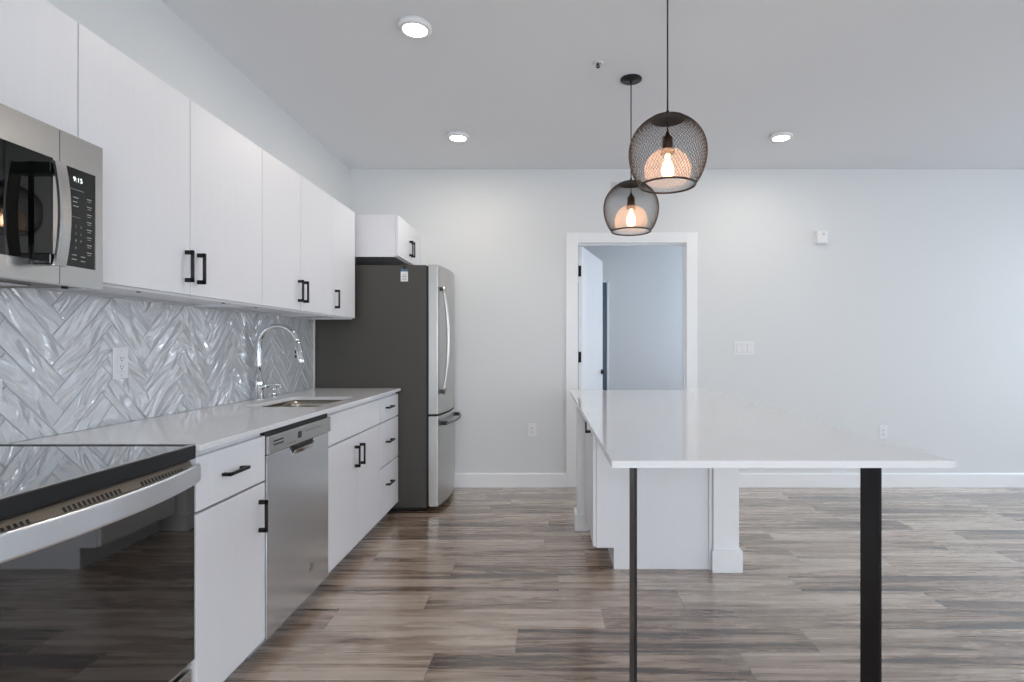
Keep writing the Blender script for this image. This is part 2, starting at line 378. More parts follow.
# ---------------------------------------------------------------- herringbone backsplash
def backsplash():
    bm = bmesh.new(); lay = bm.verts.layers.float_vector.new('tile')
    Lt, Wt, g, th = .300, .0765, .0022, .008
    y0, y1, z0, z1 = .2, 3.988, .915, 1.4145
    s = math.sqrt(.5); k = 0
    yc0 = 1.944                                       # a valley of the zigzag
    # herringbone in (p,q) space with unit Wt, L = 4W (period), rotated 45 degrees
    n = 4; u = Lt/n
    Wt = u
    for i in range(-80, 80):
        for j in range(-30, 30):
            for kind in (0, 1):
                # horizontal brick at (i + j*n*? ) : classic herringbone lattice
                px = i + n*j; py = i - n*j
                if kind == 0: p0, p1, q0, q1 = px, px+n, py, py+1
                else: p0, p1, q0, q1 = px, px+1, py+1-n-1+1, py+0
                if kind == 1: p0, p1, q0, q1 = px+n, px+n+1, py+1-n, py+1
                co = [(p0*u+g/2, q0*u+g/2), (p1*u-g/2, q0*u+g/2), (p1*u-g/2, q1*u-g/2), (p0*u+g/2, q1*u-g/2)]
                pts = [(s*(a-b)+yc0, s*(a+b)+.993) for a, b in co]
                if max(a for a, b in pts) < y0 or min(a for a, b in pts) > y1 or max(b for a, b in pts) < z0 or min(b for a, b in pts) > z1: continue
                off = Vector((random.uniform(0, 50), random.uniform(0, 50), random.uniform(0, 50)))
                cxm = sum(a for a, b in co)/4; cym = sum(b for a, b in co)/4
                def mk(inset, x):
                    out = []
                    for a, b in co:
                        aa = a - inset*(1 if a > cxm else -1); bb = b - inset*(1 if b > cym else -1)
                        v = bm.verts.new((x, s*(aa-bb)+yc0, s*(aa+bb)+.993))
                        lx, ly = (aa-cxm, bb-cym) if kind == 0 else (bb-cym, aa-cxm)
                        v[lay] = off + Vector((lx, ly, 0)); out.append(v)
                    return out
                lo = mk(0, WX+.001); mid = mk(0, WX+th-.002); hi = mk(.0022, WX+th)
                bm.faces.new(hi)
                for A, Bq in ((lo, mid), (mid, hi)):
                    for t in range(4): bm.faces.new((A[t], A[(t+1) % 4], Bq[(t+1) % 4], Bq[t]))
    for co, no in (((0, y0, 0), (0, -1, 0)), ((0, y1, 0), (0, 1, 0)), ((0, 0, z0), (0, 0, -1)), ((0, 0, z1), (0, 0, 1))):
        bmesh.ops.bisect_plane(bm, geom=bm.verts[:]+bm.edges[:]+bm.faces[:], plane_co=co, plane_no=no, clear_outer=True)
    box(bm, WX, WX+th-.003, y0, y1, z0, z1, mi=1)
    o = obj('wall_backsplash', bm, [M['tile'], M['grout']]); o['kind'] = 'structure'
backsplash()

# ---------------------------------------------------------------- pulls
def pull(bm, axis, x, y, z, s=1, ln=.123, pr=.032):
    """x = door face, s = direction it sticks out in x; axis 'y' or 'z'"""
    t = .011; h = ln/2
    xs = sorted((x+s*(pr-.009), x+s*pr)); xp = sorted((x, x+s*pr))
    if axis == 'z':
        box(bm, *xs, y-t/2, y+t/2, z-h, z+h, .0012)
        for k in (-1, 1): zz = z+k*(h-.008); box(bm, *xp, y-t/2, y+t/2, zz-.008, zz+.008, .0012)
    else:
        box(bm, *xs, y-h, y+h, z-t/2, z+t/2, .0012)
        for k in (-1, 1): yy = y+k*(h-.008); box(bm, *xp, yy-.008, yy+.008, z-t/2, z+t/2, .0012)
    return bm
def front(root, kind, y0, y1, z0, z1, xb, handle=None, th=.019, s=1, g=.0024):
    bm = B(); xs = sorted((xb, xb+s*th)); box(bm, *xs, y0+g, y1-g, z0+g, z1-g, .0012)
    o = obj(kind, bm, M['cab'], root)
    if handle:
        ax, hy, hz_ = handle; bm = B(); pull(bm, ax, xb+s*th, hy, hz_, s); obj('handle', bm, M['black'], o)
    return o
XB = -1.128                                           # front of base boxes; faces at -1.109
CT = .894                                             # underside of worktop
def base_cab(label, y0, y1, fronts, open_top=False):
    t = thing('base_cabinet', label, 'cabinet', ((WX+XB)/2, (y0+y1)/2, 0))
    bm = B(); e = .0008; a, b = y0+e, y1-e; x0 = WX+.002
    side = [(x0, 0), (XB-.07, 0), (XB-.07, .078), (XB, .078), (XB, CT-.001), (x0, CT-.001)]
    prism(bm, side, 'y', a, a+.018); prism(bm, side, 'y', b-.018, b)
    box(bm, x0, XB, a+.018, b-.018, .078, .096); box(bm, x0, x0+.01, a+.018, b-.018, .096, CT-.001)
    box(bm, XB-.018, XB, a+.018, b-.018, CT-.03, CT-.001); box(bm, XB-.018, XB, a+.018, b-.018, .71, .73)
    if not open_top: box(bm, x0+.01, XB-.018, a+.018, b-.018, CT-.02, CT-.001)
    obj('carcass', bm, M['cab'], t)
    bm = B(); box(bm, XB-.068, XB-.056, a, b, 0, .0775); obj('toe_kick', bm, M['toe'], t)
    for f in fronts: front(t, f[0], f[1], f[2], f[3], f[4], XB+.001, f[5] if len(f) > 5 else None)
    return t
Y = [1.717, 2.136, 2.745, 3.583, 4.020]
base_cab('white base cabinet with one drawer over a door, between the range and the dishwasher', Y[0], Y[1],
         [('drawer', Y[0], Y[1], .699, .876, ('y', 1.912, .788)), ('door', Y[0], Y[1], .08, .695, ('z', Y[1]-.045, .574))])
sm = (Y[2]+Y[3])/2
base_cab('wide white sink cabinet with a pair of doors, right of the dishwasher', Y[2], Y[3],
         [('false_front', Y[2], Y[3], .716, .876), ('door', Y[2], sm, .08, .712, ('z', sm-.042, .594)), ('door', sm, Y[3], .08, .712, ('z', sm+.042, .594))], True)
dm = (Y[3]+Y[4])/2
base_cab('white three-drawer base cabinet at the end of the counter beside the refrigerator', Y[3], Y[4],
         [('drawer', Y[3], Y[4], .716, .876, ('y', dm-.03, .805)), ('drawer', Y[3], Y[4], .417, .712, ('y', dm-.03, .573)), ('drawer', Y[3], Y[4], .08, .413, ('y', dm-.03, .283))])

# ---------------------------------------------------------------- long worktop with sink cut-out
def rrect(x0, x1, y0, y1, r, n=6):
    out = []
    for cx, cy, a in ((x1-r, y1-r, 0), (x0+r, y1-r, 90), (x0+r, y0+r, 180), (x1-r, y0+r, 270)):
        for i in range(n+1):
            t = math.radians(a+90*i/n); out.append((cx+r*math.cos(t), cy+r*math.sin(t)))
    return out
SX0, SX1, SY0, SY1 = -1.560, -1.183, 2.785, 3.335
bm = B(); zt = .914
outer = [(WX+.0085, 1.7165), (-1.09, 1.7165), (-1.09, 4.022), (WX+.0085, 4.022)]
def loop(pts, z):
    vs = [bm.verts.new((x, y, z)) for x, y in pts]; return vs, [bm.edges.new((vs[i], vs[(i+1) % len(vs)])) for i in range(len(vs))]
o_, oe = loop(outer, zt); i_, ie = loop(rrect(SX0, SX1, SY0, SY1, .045), zt)
bmesh.ops.triangle_fill(bm, use_beauty=True, edges=oe+ie)
r = bmesh.ops.extrude_face_region(bm, geom=bm.faces[:]); vs = [v for v in r['geom'] if isinstance(v, bmesh.types.BMVert)]
bmesh.ops.translate(bm, verts=vs, vec=(0, 0, CT-zt))
ob = obj('countertop', bm, M['quartz'])
md = ob.modifiers.new('bevel', 'BEVEL'); md.width = .002; md.segments = 2; md.limit_method = 'ANGLE'
tag(ob, 'long white quartz countertop running along the tiled wall, with the sink cut-out', 'countertop')
# sink
sk = thing('kitchen_sink', 'rectangular stainless steel undermount sink set in the long counter', 'sink', ((SX0+SX1)/2, (SY0+SY1)/2, .68))
bm = B()
def ring_loop(x0, x1, y0, y1, r_, z): return [bm.verts.new((x, y, z)) for x, y in rrect(x0, x1, y0, y1, r_)]
e = .006
prof = [(-.012, .892, .05), (e*-.5, .892, .048), (e*-.5, .86, .048), (.004, .72, .05), (.03, .695, .045), (.06, .690, .04)]
rings = [ring_loop(SX0+o1, SX1-o1, SY0+o1, SY1-o1, rr, z) for o1, z, rr in prof]
for A, Bq in zip(rings, rings[1:]):
    for k in range(len(A)):
        f = bm.faces.new((A[k], A[(k+1) % len(A)], Bq[(k+1) % len(A)], Bq[k])); f.smooth = True
bm.faces.new(rings[-1])
basin = obj('basin', bm, M['sinksteel'], sk)
md = basin.modifiers.new('solid', 'SOLIDIFY'); md.thickness = .0012; md.offset = 1
bm = B(); lathe(bm, [(0, .692), (.03, .692), (.042, .697), (.044, .6915), (0, .6905)], (SX0+SX1)/2, (SY0+SY1)/2, 28); obj('drain', bm, M['chrome'], sk)
# faucet
FX, FY = -1.676, 3.16
fc = thing('faucet', 'tall chrome gooseneck pull-down faucet standing behind the sink', 'faucet', (FX, FY, zt))
bm = B(); lathe(bm, [(0, zt), (.030, zt), (.030, zt+.006), (.024, zt+.012), (.023, zt+.10), (.021, zt+.112), (.0165, zt+.118), (.0165, zt+.15), (.0145, zt+.155), (0, zt+.155)], FX, FY, 32)
obj('base', bm, M['chrome'], fc)
bm = B(); pts = [(FX, FY, zt+.15), (FX, FY, zt+.2), (FX, FY, zt+.24)]; R = .118; cz = 1.212
pts += [(FX, FY, cz)]
for i in range(1, 21):
    t = math.radians(180-165*i/20); pts.append((FX+R+R*math.cos(t), FY-.02*i/20, cz+R*1.08*math.sin(t)))
tube(bm, pts, .0150, 18); obj('spout', bm, M['chrome'], fc)
p1 = Vector(pts[-1]); dirv = (Vector(pts[-1])-Vector(pts[-2])).normalized(); dirv = Vector((.20, -.03, -1)).normalized()
bm = B(); tube(bm, [p1, p1+dirv*.008, p1+dirv*.012, p1+dirv*.10, p1+dirv*.125, p1+dirv*.128], [.0155, .0155, .017, .0195, .020, .0175], 20)
sh = obj('spray_head', bm, M['chrome'], fc)
bm = B(); q = p1+dirv*.055+Vector((-.0165, -.009, 0)); box(bm, q.x-.004, q.x+.003, q.y-.005, q.y+.005, q.z-.008, q.z+.01, .001); box(bm, q.x-.002, q.x+.004, q.y-.005, q.y+.005, q.z-.035, q.z-.018, .001)
obj('spray_button', bm, M['black'], sh)
bm = B(); tube(bm, [(FX+.018, FY, zt+.075), (FX+.05, FY, zt+.08), (FX+.052, FY, zt+.08)], [.018, .016, .012], 18)
tube(bm, [(FX+.045, FY, zt+.08), (FX+.09, FY, zt+.088), (FX+.135, FY+.0, zt+.082)], [.008, .006, .005], 12); obj('lever', bm, M['chrome'], fc)
sd = thing('soap_dispenser', 'short chrome soap dispenser beside the gooseneck faucet', 'soap dispenser', (FX+.02, FY+.13, zt))
bm = B(); lathe(bm, [(0, zt), (.02, zt), (.02, zt+.006), (.014, zt+.01), (.013, zt+.04), (.017, zt+.045), (.017, zt+.06), (0, zt+.062)], FX+.02, FY+.13, 24); obj('base', bm, M['chrome'], sd)
bm = B(); tube(bm, [(FX+.02, FY+.13, zt+.055), (FX+.055, FY+.13, zt+.068), (FX+.075, FY+.13, zt+.060)], [.008, .006, .005], 12); obj('nozzle', bm, M['chrome'], sd)

# ---------------------------------------------------------------- dishwasher
y0, y1 = Y[1]+.003, Y[2]-.003
dw = thing('dishwasher', 'stainless steel dishwasher built in between two white base cabinets', 'dishwasher', (-1.4, (y0+y1)/2, 0))
bm = B(); box(bm, WX+.03, -1.135, y0, y1, .08, .872); box(bm, -1.135, -1.112, y0, y1, .866, .892); obj('tub', bm, M['gap'], dw)
bm = B(); box(bm, -1.134, -1.104, y0+.002, y1-.002, .072, .795, .004, 3)
dd = obj('door', bm, mat('satin_steel', srgb(212, 215, 219), .22, metal=1, noise=.03, nscale=(200, 200, 3)), dw)
bm = B(); box(bm, -1.134, -1.094, y0, y1, .797, .870, .004, 3); cp = obj('control_panel', bm, M['steel'], dw)
bm = B(); yc = (y0+y1)/2
for r_ in (0, 1):
    for k in range(5): box(bm, -1.095, -1.0932, y0+.035+k*.017, y0+.047+k*.017, .828+r_*.014, .834+r_*.014)
obj('vent', bm, M['gap'], cp)
bm = B(); box(bm, -1.095, -1.0932, yc-.055, yc-.022, .822, .850); obj('display', bm, M['glass_black'], cp)
bm = B()
for k in range(6): box(bm, -1.0943, -1.0935, yc+.02+k*.030, yc+.036+k*.030, .840, .8425)
for k in range(9): box(bm, -1.0943, -1.0935, yc-.16+k*.010, yc-.155+k*.010, .812, .8145)
obj('control_print', bm, M['slot'], cp)
# pocket handle: recessed scoop under the panel
bm = B(); prism(bm, [(-1.1038, .7965), (-1.092, .7965), (-1.090, .789), (-1.1038, .755)], 'y', yc-.085, yc+.085); ph = obj('pocket_handle', bm, M['gap'], dd)
bm = B(); prism(bm, [(-1.1038, .7965), (-1.090, .7965), (-1.088, .788), (-1.1038, .750)], 'y', yc+.085, yc+.105); prism(bm, [(-1.1038, .7555), (-1.0955, .7745), (-1.0945, .7735), (-1.1028, .7545)], 'y', yc-.085, yc+.085); obj('pocket_edge', bm, M['chrome'], ph)
bm = B(); cyl(bm, (-1.104, yc+.10, .20), (-1.1015, yc+.10, .20), .019, n=32)
bd = obj('badge', bm, M['steel'], dd)
bm = B()
for k in range(32):
    a, b_ = 2*PI*k/32, 2*PI*(k+1)/32
    bm.faces.new([bm.verts.new((-1.1012, yc+.10+r_*math.cos(t), .20+r_*math.sin(t))) for r_, t in ((.0155, a), (.0155, b_), (.0168, b_), (.0168, a))])
text_bm(bm, 'GE', .017, lambda u, v_: (-1.1012, yc+.10+u, .20+v_)); obj('badge_lettering', bm, M['slot'], bd)
bm = B(); box(bm, -1.19, -1.178, y0, y1, 0, .078); obj('toe_kick', bm, M['toe'], dw)

# ---------------------------------------------------------------- range
y0, y1 = .955, 1.7145; yc = (y0+y1)/2
rg = thing('range', 'stainless electric range with black glass cooktop and oven door, left of the counter', 'range', (-1.42, yc, 0))
bm = B(); box(bm, WX+.02, -1.16, y0, y1, .03, .868); obj('body', bm, M['gap'], rg)
for sx in (WX+.08, -1.22):
    for sy in (y0+.06, y1-.06):
        bm = B(); cyl(bm, (sx, sy, 0), (sx, sy, .031), .018); obj('foot', bm, M['gap'], rg)
bm = B(); box(bm, WX+.012, -1.109, y0, y1, .871, .9155, .003, 3); ct = obj('cooktop', bm, M['ctop_glass'], rg)
bm = B(); box(bm, WX+.013, -1.112, y1-.030, y1-.001, .9150, .9162); box(bm, -1.1095, -1.1075, y0, y1, .872, .912); obj('black_border', bm, M['gap'], ct)
bm = B(); t = .010
box(bm, -1.119, -1.107, y0-.0005, y1+.0005, .9145, .9170, .001); obj('cooktop_edge_trim', bm, M['steel'], ct)
# oven door
bm = B(); box(bm, -1.158, -1.1185, y0+.002, y1-.002, .225, .835, .004, 3); od = obj('oven_door', bm, M['steelv'], rg)
bm = B(); box(bm, -1.1195, -1.1105, y0+.001, y1-.001, .243, .834, .0015); obj('door_glass', bm, M['oven_glass'], od)
bm = B(); prism(bm, [(-1.158, .835), (-1.1105, .835), (-1.1105, .840), (-1.126, .865), (-1.158, .865)], 'y', y0+.002, y1-.002)
vs_ = obj('vent_strip', bm, mat('warm_steel', srgb(140, 130, 118), .42, metal=.8), od)
sl = lambda t, o: (-1.1105-.0155*t+o*.85, .840+.025*t+o*.53)
for g0 in (y0+.05, y0+.30, y0+.54):
    bm = B()
    for k in range(13): prism(bm, [sl(.04, .0005), sl(.50, .0005), sl(.50, -.001), sl(.04, -.001)], 'y', g0+k*.0135, g0+.007+k*.0135)
    obj('vent_slots', bm, M['gap'], vs_)
bm = B(); n = 24; sec = [(-.006, -.029), (.003, -.029), (.006, -.024), (.006, .024), (.003, .029), (-.006, .029)]
rings = []
for i in range(n+1):
    u = i/n; yy = y0+.006+(y1-y0-.012)*u; xx = -1.094+.046*(1-(2*u-1)**2)
    rings.append([bm.verts.new((xx+a, yy, .829+b_)) for a, b_ in sec])
for A, Bq in zip(rings, rings[1:]):
    for k in range(len(sec)): f = bm.faces.new((A[k], A[(k+1) % len(sec)], Bq[(k+1) % len(sec)], Bq[k])); f.smooth = k == 3
bm.faces.new(rings[0]); bm.faces.new(rings[-1])
for yy in (y0+.010, y1-.030): box(bm, -1.117, -1.095, yy, yy+.02, .806, .834, .003)
obj('handle', bm, M['handle_steel'], od)
bm = B(); box(bm, -1.158, -1.117, y0+.002, y1-.002, .035, .212, .004, 3); sdw = obj('storage_drawer', bm, M['steel'], rg)

# ---------------------------------------------------------------- microwave
XM = -1.33; y0, y1 = .870, 1.630; z0, z1 = 1.392, 1.813; ys = 1.487
mw = thing('microwave', 'stainless over-the-range microwave with black glass and keypad, under the wall cabinets', 'microwave', (-1.53, (y0+y1)/2, z0))
bm = B(); box(bm, WX+.002, XM-.03, y0, y1, z0+.004, z1); mb = obj('body', bm, mat('microwave_underside', srgb(96, 84, 68), .4, metal=.5), mw)
bm = B(); box(bm, -1.66, -1.44, 1.00, 1.22, z0-.001, z0+.004); box(bm, -1.66, -1.44, 1.30, 1.52, z0-.001, z0+.004); obj('grease_filter', bm, M['steel'], mb)
bm = B(); cyl(bm, (XM-.06, 1.57, z0+.004), (XM-.06, 1.57, z0-.004), .008); obj('rating_screw', bm, M['black'], mb)
# door: frame of steel around the glass
def frame4(bm, x0, x1, a, b_, c, d, ia, ib, ic, id_):
    box(bm, x0, x1, a, b_, c, ic); box(bm, x0, x1, a, b_, id_, d); box(bm, x0, x1, a, ia, ic, id_); box(bm, x0, x1, ib, b_, ic, id_)
bm = B(); frame4(bm, XM-.029, XM, y0, ys-.001, z0, z1, y0+.055, ys-.020, z0+.055, z1-.085); md_ = obj('door', bm, M['steel'], mw)
bm = B(); box(bm, XM-.025, XM-.002, y0+.055, ys-.020, z0+.055, z1-.085); obj('window', bm, M['glass_black'], md_)
bm = B(); rings = []; n = 16; hw = .0165; hc = 1.425
for i in range(n+1):
    u = i/n; zz = 1.432+.270*u; xx = XM+.056+.014*(1-(2*u-1)**2)
    rings.append([bm.verts.new((xx+a, hc+b_, zz)) for a, b_ in ((-.005, -hw), (.002, -hw), (.005, -hw+.004), (.005, hw-.004), (.002, hw), (-.005, hw))])
for A, Bq in zip(rings, rings[1:]):
    for k in range(6): bm.faces.new((A[k], A[(k+1) % 6], Bq[(k+1) % 6], Bq[k]))
bm.faces.new(rings[0]); bm.faces.new(rings[-1])
hh = obj('handle', bm, M['steel'], md_)
bm = B(); box(bm, XM, XM+.049, hc-.018, hc+.018, 1.434, 1.464, .004); box(bm, XM, XM+.049, hc-.018, hc+.018, 1.670, 1.700, .004)
prism(bm, [(XM, 1.434), (XM+.006, 1.434), (XM+.006, 1.70), (XM, 1.70)], 'y', hc-.018, hc+.006)
obj('handle_mount', bm, M['glass_black'], hh)
bm = B(); frame4(bm, XM-.029, XM, ys+.001, y1, z0, z1, ys+.020, y1-.026, 1.446, 1.722); cp = obj('control_panel', bm, M['steel'], mw)
bm = B(); box(bm, XM-.02, XM-.0015, ys+.020, y1-.026, 1.446, 1.722); kp = obj('keypad', bm, M['glass_black'], cp)
pc = (ys+.020+y1-.026)/2; X1 = XM-.0008
bm = B(); text_bm(bm, '9:15', .0185, lambda u, v_: (X1, pc-.010+u, 1.692+v_)); obj('clock_digits', bm, M['digit'], kp)
bm = B()
for r_ in range(3):
    for c_ in range(3): text_bm(bm, str(r_*3+c_+1), .0095, lambda u, v_, r_=r_, c_=c_: (X1, pc-.034+c_*.017+u, 1.560-r_*.020+v_))
text_bm(bm, '0', .0095, lambda u, v_: (X1, pc-.017+u, 1.500+v_))
for k, (w_, dy) in enumerate(((.018, -.008), (.014, -.008), (.018, -.008))): box(bm, X1-.0003, X1, pc-.026+dy*0, pc-.026+w_, 1.640-k*.012, 1.6425-k*.012)
for k in range(8): box(bm, X1-.0003, X1, pc+.020, pc+.036, 1.645-k*.022, 1.6475-k*.022); box(bm, X1-.0003, X1, pc+.022, pc+.034, 1.639-k*.022, 1.6405-k*.022)
box(bm, X1-.0003, X1, pc-.040, pc+.010, 1.663, 1.6642); box(bm, X1-.0003, X1, pc-.040, pc-.002, 1.586, 1.587)
for k in range(2): box(bm, X1-.0003, X1, pc-.030, pc-.014, 1.478-k*.012, 1.4805-k*.012); box(bm, X1-.0003, X1, pc+.000, pc+.014, 1.476-k*.012, 1.4785-k*.012)
obj('keypad_print', bm, M['label'], kp)

# ---------------------------------------------------------------- wall cabinets
XU = -1.424                                            # front of boxes, faces at -1.405
def wall_cab(label, y0, y1, z0, z1, xf, fronts, group=None):
    t = thing('wall_cabinet', label, 'cabinet', ((WX+xf)/2, (y0+y1)/2, z0))
    bm = B(); e = .0006; a, b = y0+e, y1-e; x0 = WX+.002
    box(bm, x0, xf, a, a+.018, z0, z1); box(bm, x0, xf, b-.018, b, z0, z1); box(bm, x0, xf, a+.018, b-.018, z1-.018, z1)
    box(bm, x0, xf, a+.018, b-.018, z0+.012, z0+.030); box(bm, x0, x0+.008, a+.018, b-.018, z0+.030, z1-.018)
    box(bm, xf-.018, xf, a+.018, b-.018, z0, z0+.012)
    obj('carcass', bm, M['cab'], t)
    for f in fronts: front(t, 'door', f[0], f[1], z0+.006, z1, xf+.001, f[2])
    return t, (a, b)
ZB, ZT = 1.4155, 2.192
U = [1.632, 2.141, 2.678, 3.54, 3.96]
def screws(t, ya, yb):
    for yy in ya:
        bm = B(); cyl(bm, (-1.50, yy, ZB+.012), (-1.50, yy, ZB+.004), .007, n=12); obj('screw_cap', bm, M['slot'], t)
wall_cab('white wall cabinet above the microwave, its door cut off by the left edge', .87, U[0]-.0005, 1.815, ZT, XU, [(.87, 1.25, ('z', 1.22, 1.9)), (1.25, U[0], ('z', 1.28, 1.9))])
t, _ = wall_cab('largest white wall cabinet with handles meeting at its middle, right of the microwave', U[0], U[2], ZB, ZT, XU, [(U[0], U[1], ('z', U[1]-.028, 1.532)), (U[1], U[2], ('z', U[1]+.045, 1.532))]); screws(t, (2.0, 2.52), 0)
um = (U[2]+U[3])/2-.015
t, _ = wall_cab('white wall cabinet with a close pair of handles, above the faucet', U[2], U[3], ZB, ZT, XU, [(U[2], um, ('z', um-.032, 1.532)), (um, U[3], ('z', um+.032, 1.532))]); screws(t, (2.80,), 0)
wall_cab('narrow single-door white wall cabinet at the end of the row before the refrigerator', U[3], U[4], ZB, ZT, XU, [(U[3], U[4], ('z', U[3]+.05, 1.532))])
ym = (4.03+4.745)/2
wall_cab('short deep white wall cabinet mounted over the refrigerator', 4.03, 4.745, 1.882, ZT, -1.132, [(4.03, ym, ('z', ym-.030, 2.000)), (ym, 4.745, ('z', ym+.030, 2.000))])

# ---------------------------------------------------------------- refrigerator
y0, y1 = 4.034, 4.738; XF = -.906
fr = thing('refrigerator', 'bottom-freezer refrigerator with dark grey sides and stainless doors, by the back wall', 'refrigerator', (-1.3, (y0+y1)/2, 0))
bm = B(); box(bm, -1.724, XF, y0, y1, .03, 1.822, .004, 2); obj('body', bm, M['fridge_side'], fr)
bm = B(); box(bm, -1.68, XF-.02, y0+.03, y1-.03, .004, .031); obj('base_grille', bm, M['gap'], fr)
for sy in (y0+.04, y1-.04):
    bm = B(); cyl(bm, (XF-.03, sy, 0), (XF-.03, sy, .031), .018); obj('foot', bm, M['gap'], fr)
bm = B(); box(bm, XF, XF+.016, y0+.006, y1-.006, .05, 1.815); obj('gasket', bm, M['gap'], fr)
def fdoor(name, z0_, z1_):
    bm = B(); n = 20; poly = [(XF+.016, y0+.002)]
    for i in range(n+1):
        u = i/n; poly.append((-.822+.040*(1-(2*u-1)**2), y0+.002+(y1-y0-.004)*u))
    poly.append((XF+.016, y1-.002)); prism(bm, poly, 'z', z0_, z1_)
    o = obj(name, bm, M['steelv'], fr)
    md = o.modifiers.new('bevel', 'BEVEL'); md.width = .004; md.segments = 2; md.limit_method = 'ANGLE'; md.angle_limit = 1.0
    return o
ud = fdoor('door', .718, 1.824); fd = fdoor('freezer_door', .038, .706)
yh = y0+.055
bm = B(); pts = []
for i in range(17):
    u = i/16; pts.append((-.790+.036*(1-(2*u-1)**2), yh, .865+.80*u))
tube(bm, pts, .0105, 14, sx=1.3)
uh = obj('handle', bm, M['steelv'], ud)
for z in (.885, 1.650): bm = B(); box(bm, -.820, -.788, yh-.010, yh+.010, z-.014, z+.014, .003); obj('handle_mount', bm, M['slot'], uh)
bm = B(); pts = []
for i in range(17):
    u = i/16; pts.append((-.770+.045*(1-(2*u-1)**2), y0+.05+.60*u, .645))
tube(bm, pts, .0105, 14)
fh = obj('handle', bm, mat('grey_metal', srgb(120, 120, 120), .3, metal=1), fd)
for yy in (y0+.07, y1-.07): bm = B(); box(bm, -.815, -.762, yy-.02, yy+.02, .632, .658, .003); obj('handle_mount', bm, M['gap'], fh)
bm = B(); prism(bm, [(-.8195, y0+.018), (-.8190, y0+.018), (-.8125, y0+.048), (-.8130, y0+.048)], 'z', 1.735, 1.795); obj('door_sticker', bm, M['label'], ud)
tg = thing('hanging_tag', 'small white tag with a blue top on the dark side of the refrigerator', 'tag', (-1.065, y0-.002, 1.70))
bm = B(); box(bm, -1.093, -1.040, y0-.0026, y0-.0012, 1.700, 1.773, .0005); pt = obj('paper', bm, M['plastic'], tg)
bm = B(); box(bm, -1.091, -1.042, y0-.0030, y0-.0026, 1.7735, 1.793)
obj('blue_strip', bm, M['blue'], pt)
bm = B(); box(bm, -1.072, -1.056, y0-.0060, y0-.0010, 1.791, 1.814, .001); obj('clip', bm, M['black'], tg)
bm = B()
for k in range(4): box(bm, -1.085+.006*(k % 2), -1.050, y0-.0029, y0-.0026, 1.711+k*.012, 1.714+k*.012)
obj('print', bm, M['slot'], pt)

# ---------------------------------------------------------------- island
ZI = .9135
bm = B(); prism(bm, [(.170, 1.480), (1.101, 1.480), (1.118, 3.85), (.146, 3.85)], 'z', ZI-.0195, ZI)
it = obj('island_countertop', bm, M['quartz'], origin=None)
tag(it, 'white quartz island countertop overhanging as a table on two black legs', 'countertop')
for lx in (.2400, .9285):
    bm = B(); box(bm, lx, lx+.008, 1.54, 1.632, .006, ZI-.0255); box(bm, lx-.03, lx+.038, 1.52, 1.662, ZI-.0255, ZI-.0197); box(bm, lx-.02, lx+.028, 1.54, 1.642, 0, .006)
    obj('leg', bm, M['legmetal'], it)
ic = thing('island_cabinet', 'white island base cabinet under the far half of the island countertop', 'cabinet', (.6, 3.3, 0))
bm = B()
side = [(.262, .117), (.262, .8925), (.888, .8925), (.888, 0), (.356, 0), (.356, .117)]
prism(bm, side, 'y', 3.002, 3.020); prism(bm, side, 'y', 3.590, 3.608); box(bm, .262, .888, 3.020, 3.590, .117, .135); box(bm, .262, .888, 3.020, 3.590, .874, .8925); box(bm, .878, .888, 3.02, 3.59, .135, .874)
obj('carcass', bm, M['cab'], ic)
bm = B(); box(bm, .356, .366, 3.020, 3.590, 0, .117); obj('toe_kick', bm, M['cab'], ic)
front(ic, 'door', 3.004, 3.606, .119, .888, .261, ('z', 3.18, .780), s=-1)
bm = B(); box(bm, .874, .892, 2.985, 3.0015, .0, .8925); obj('filler_strip', bm, M['cab'], ic)

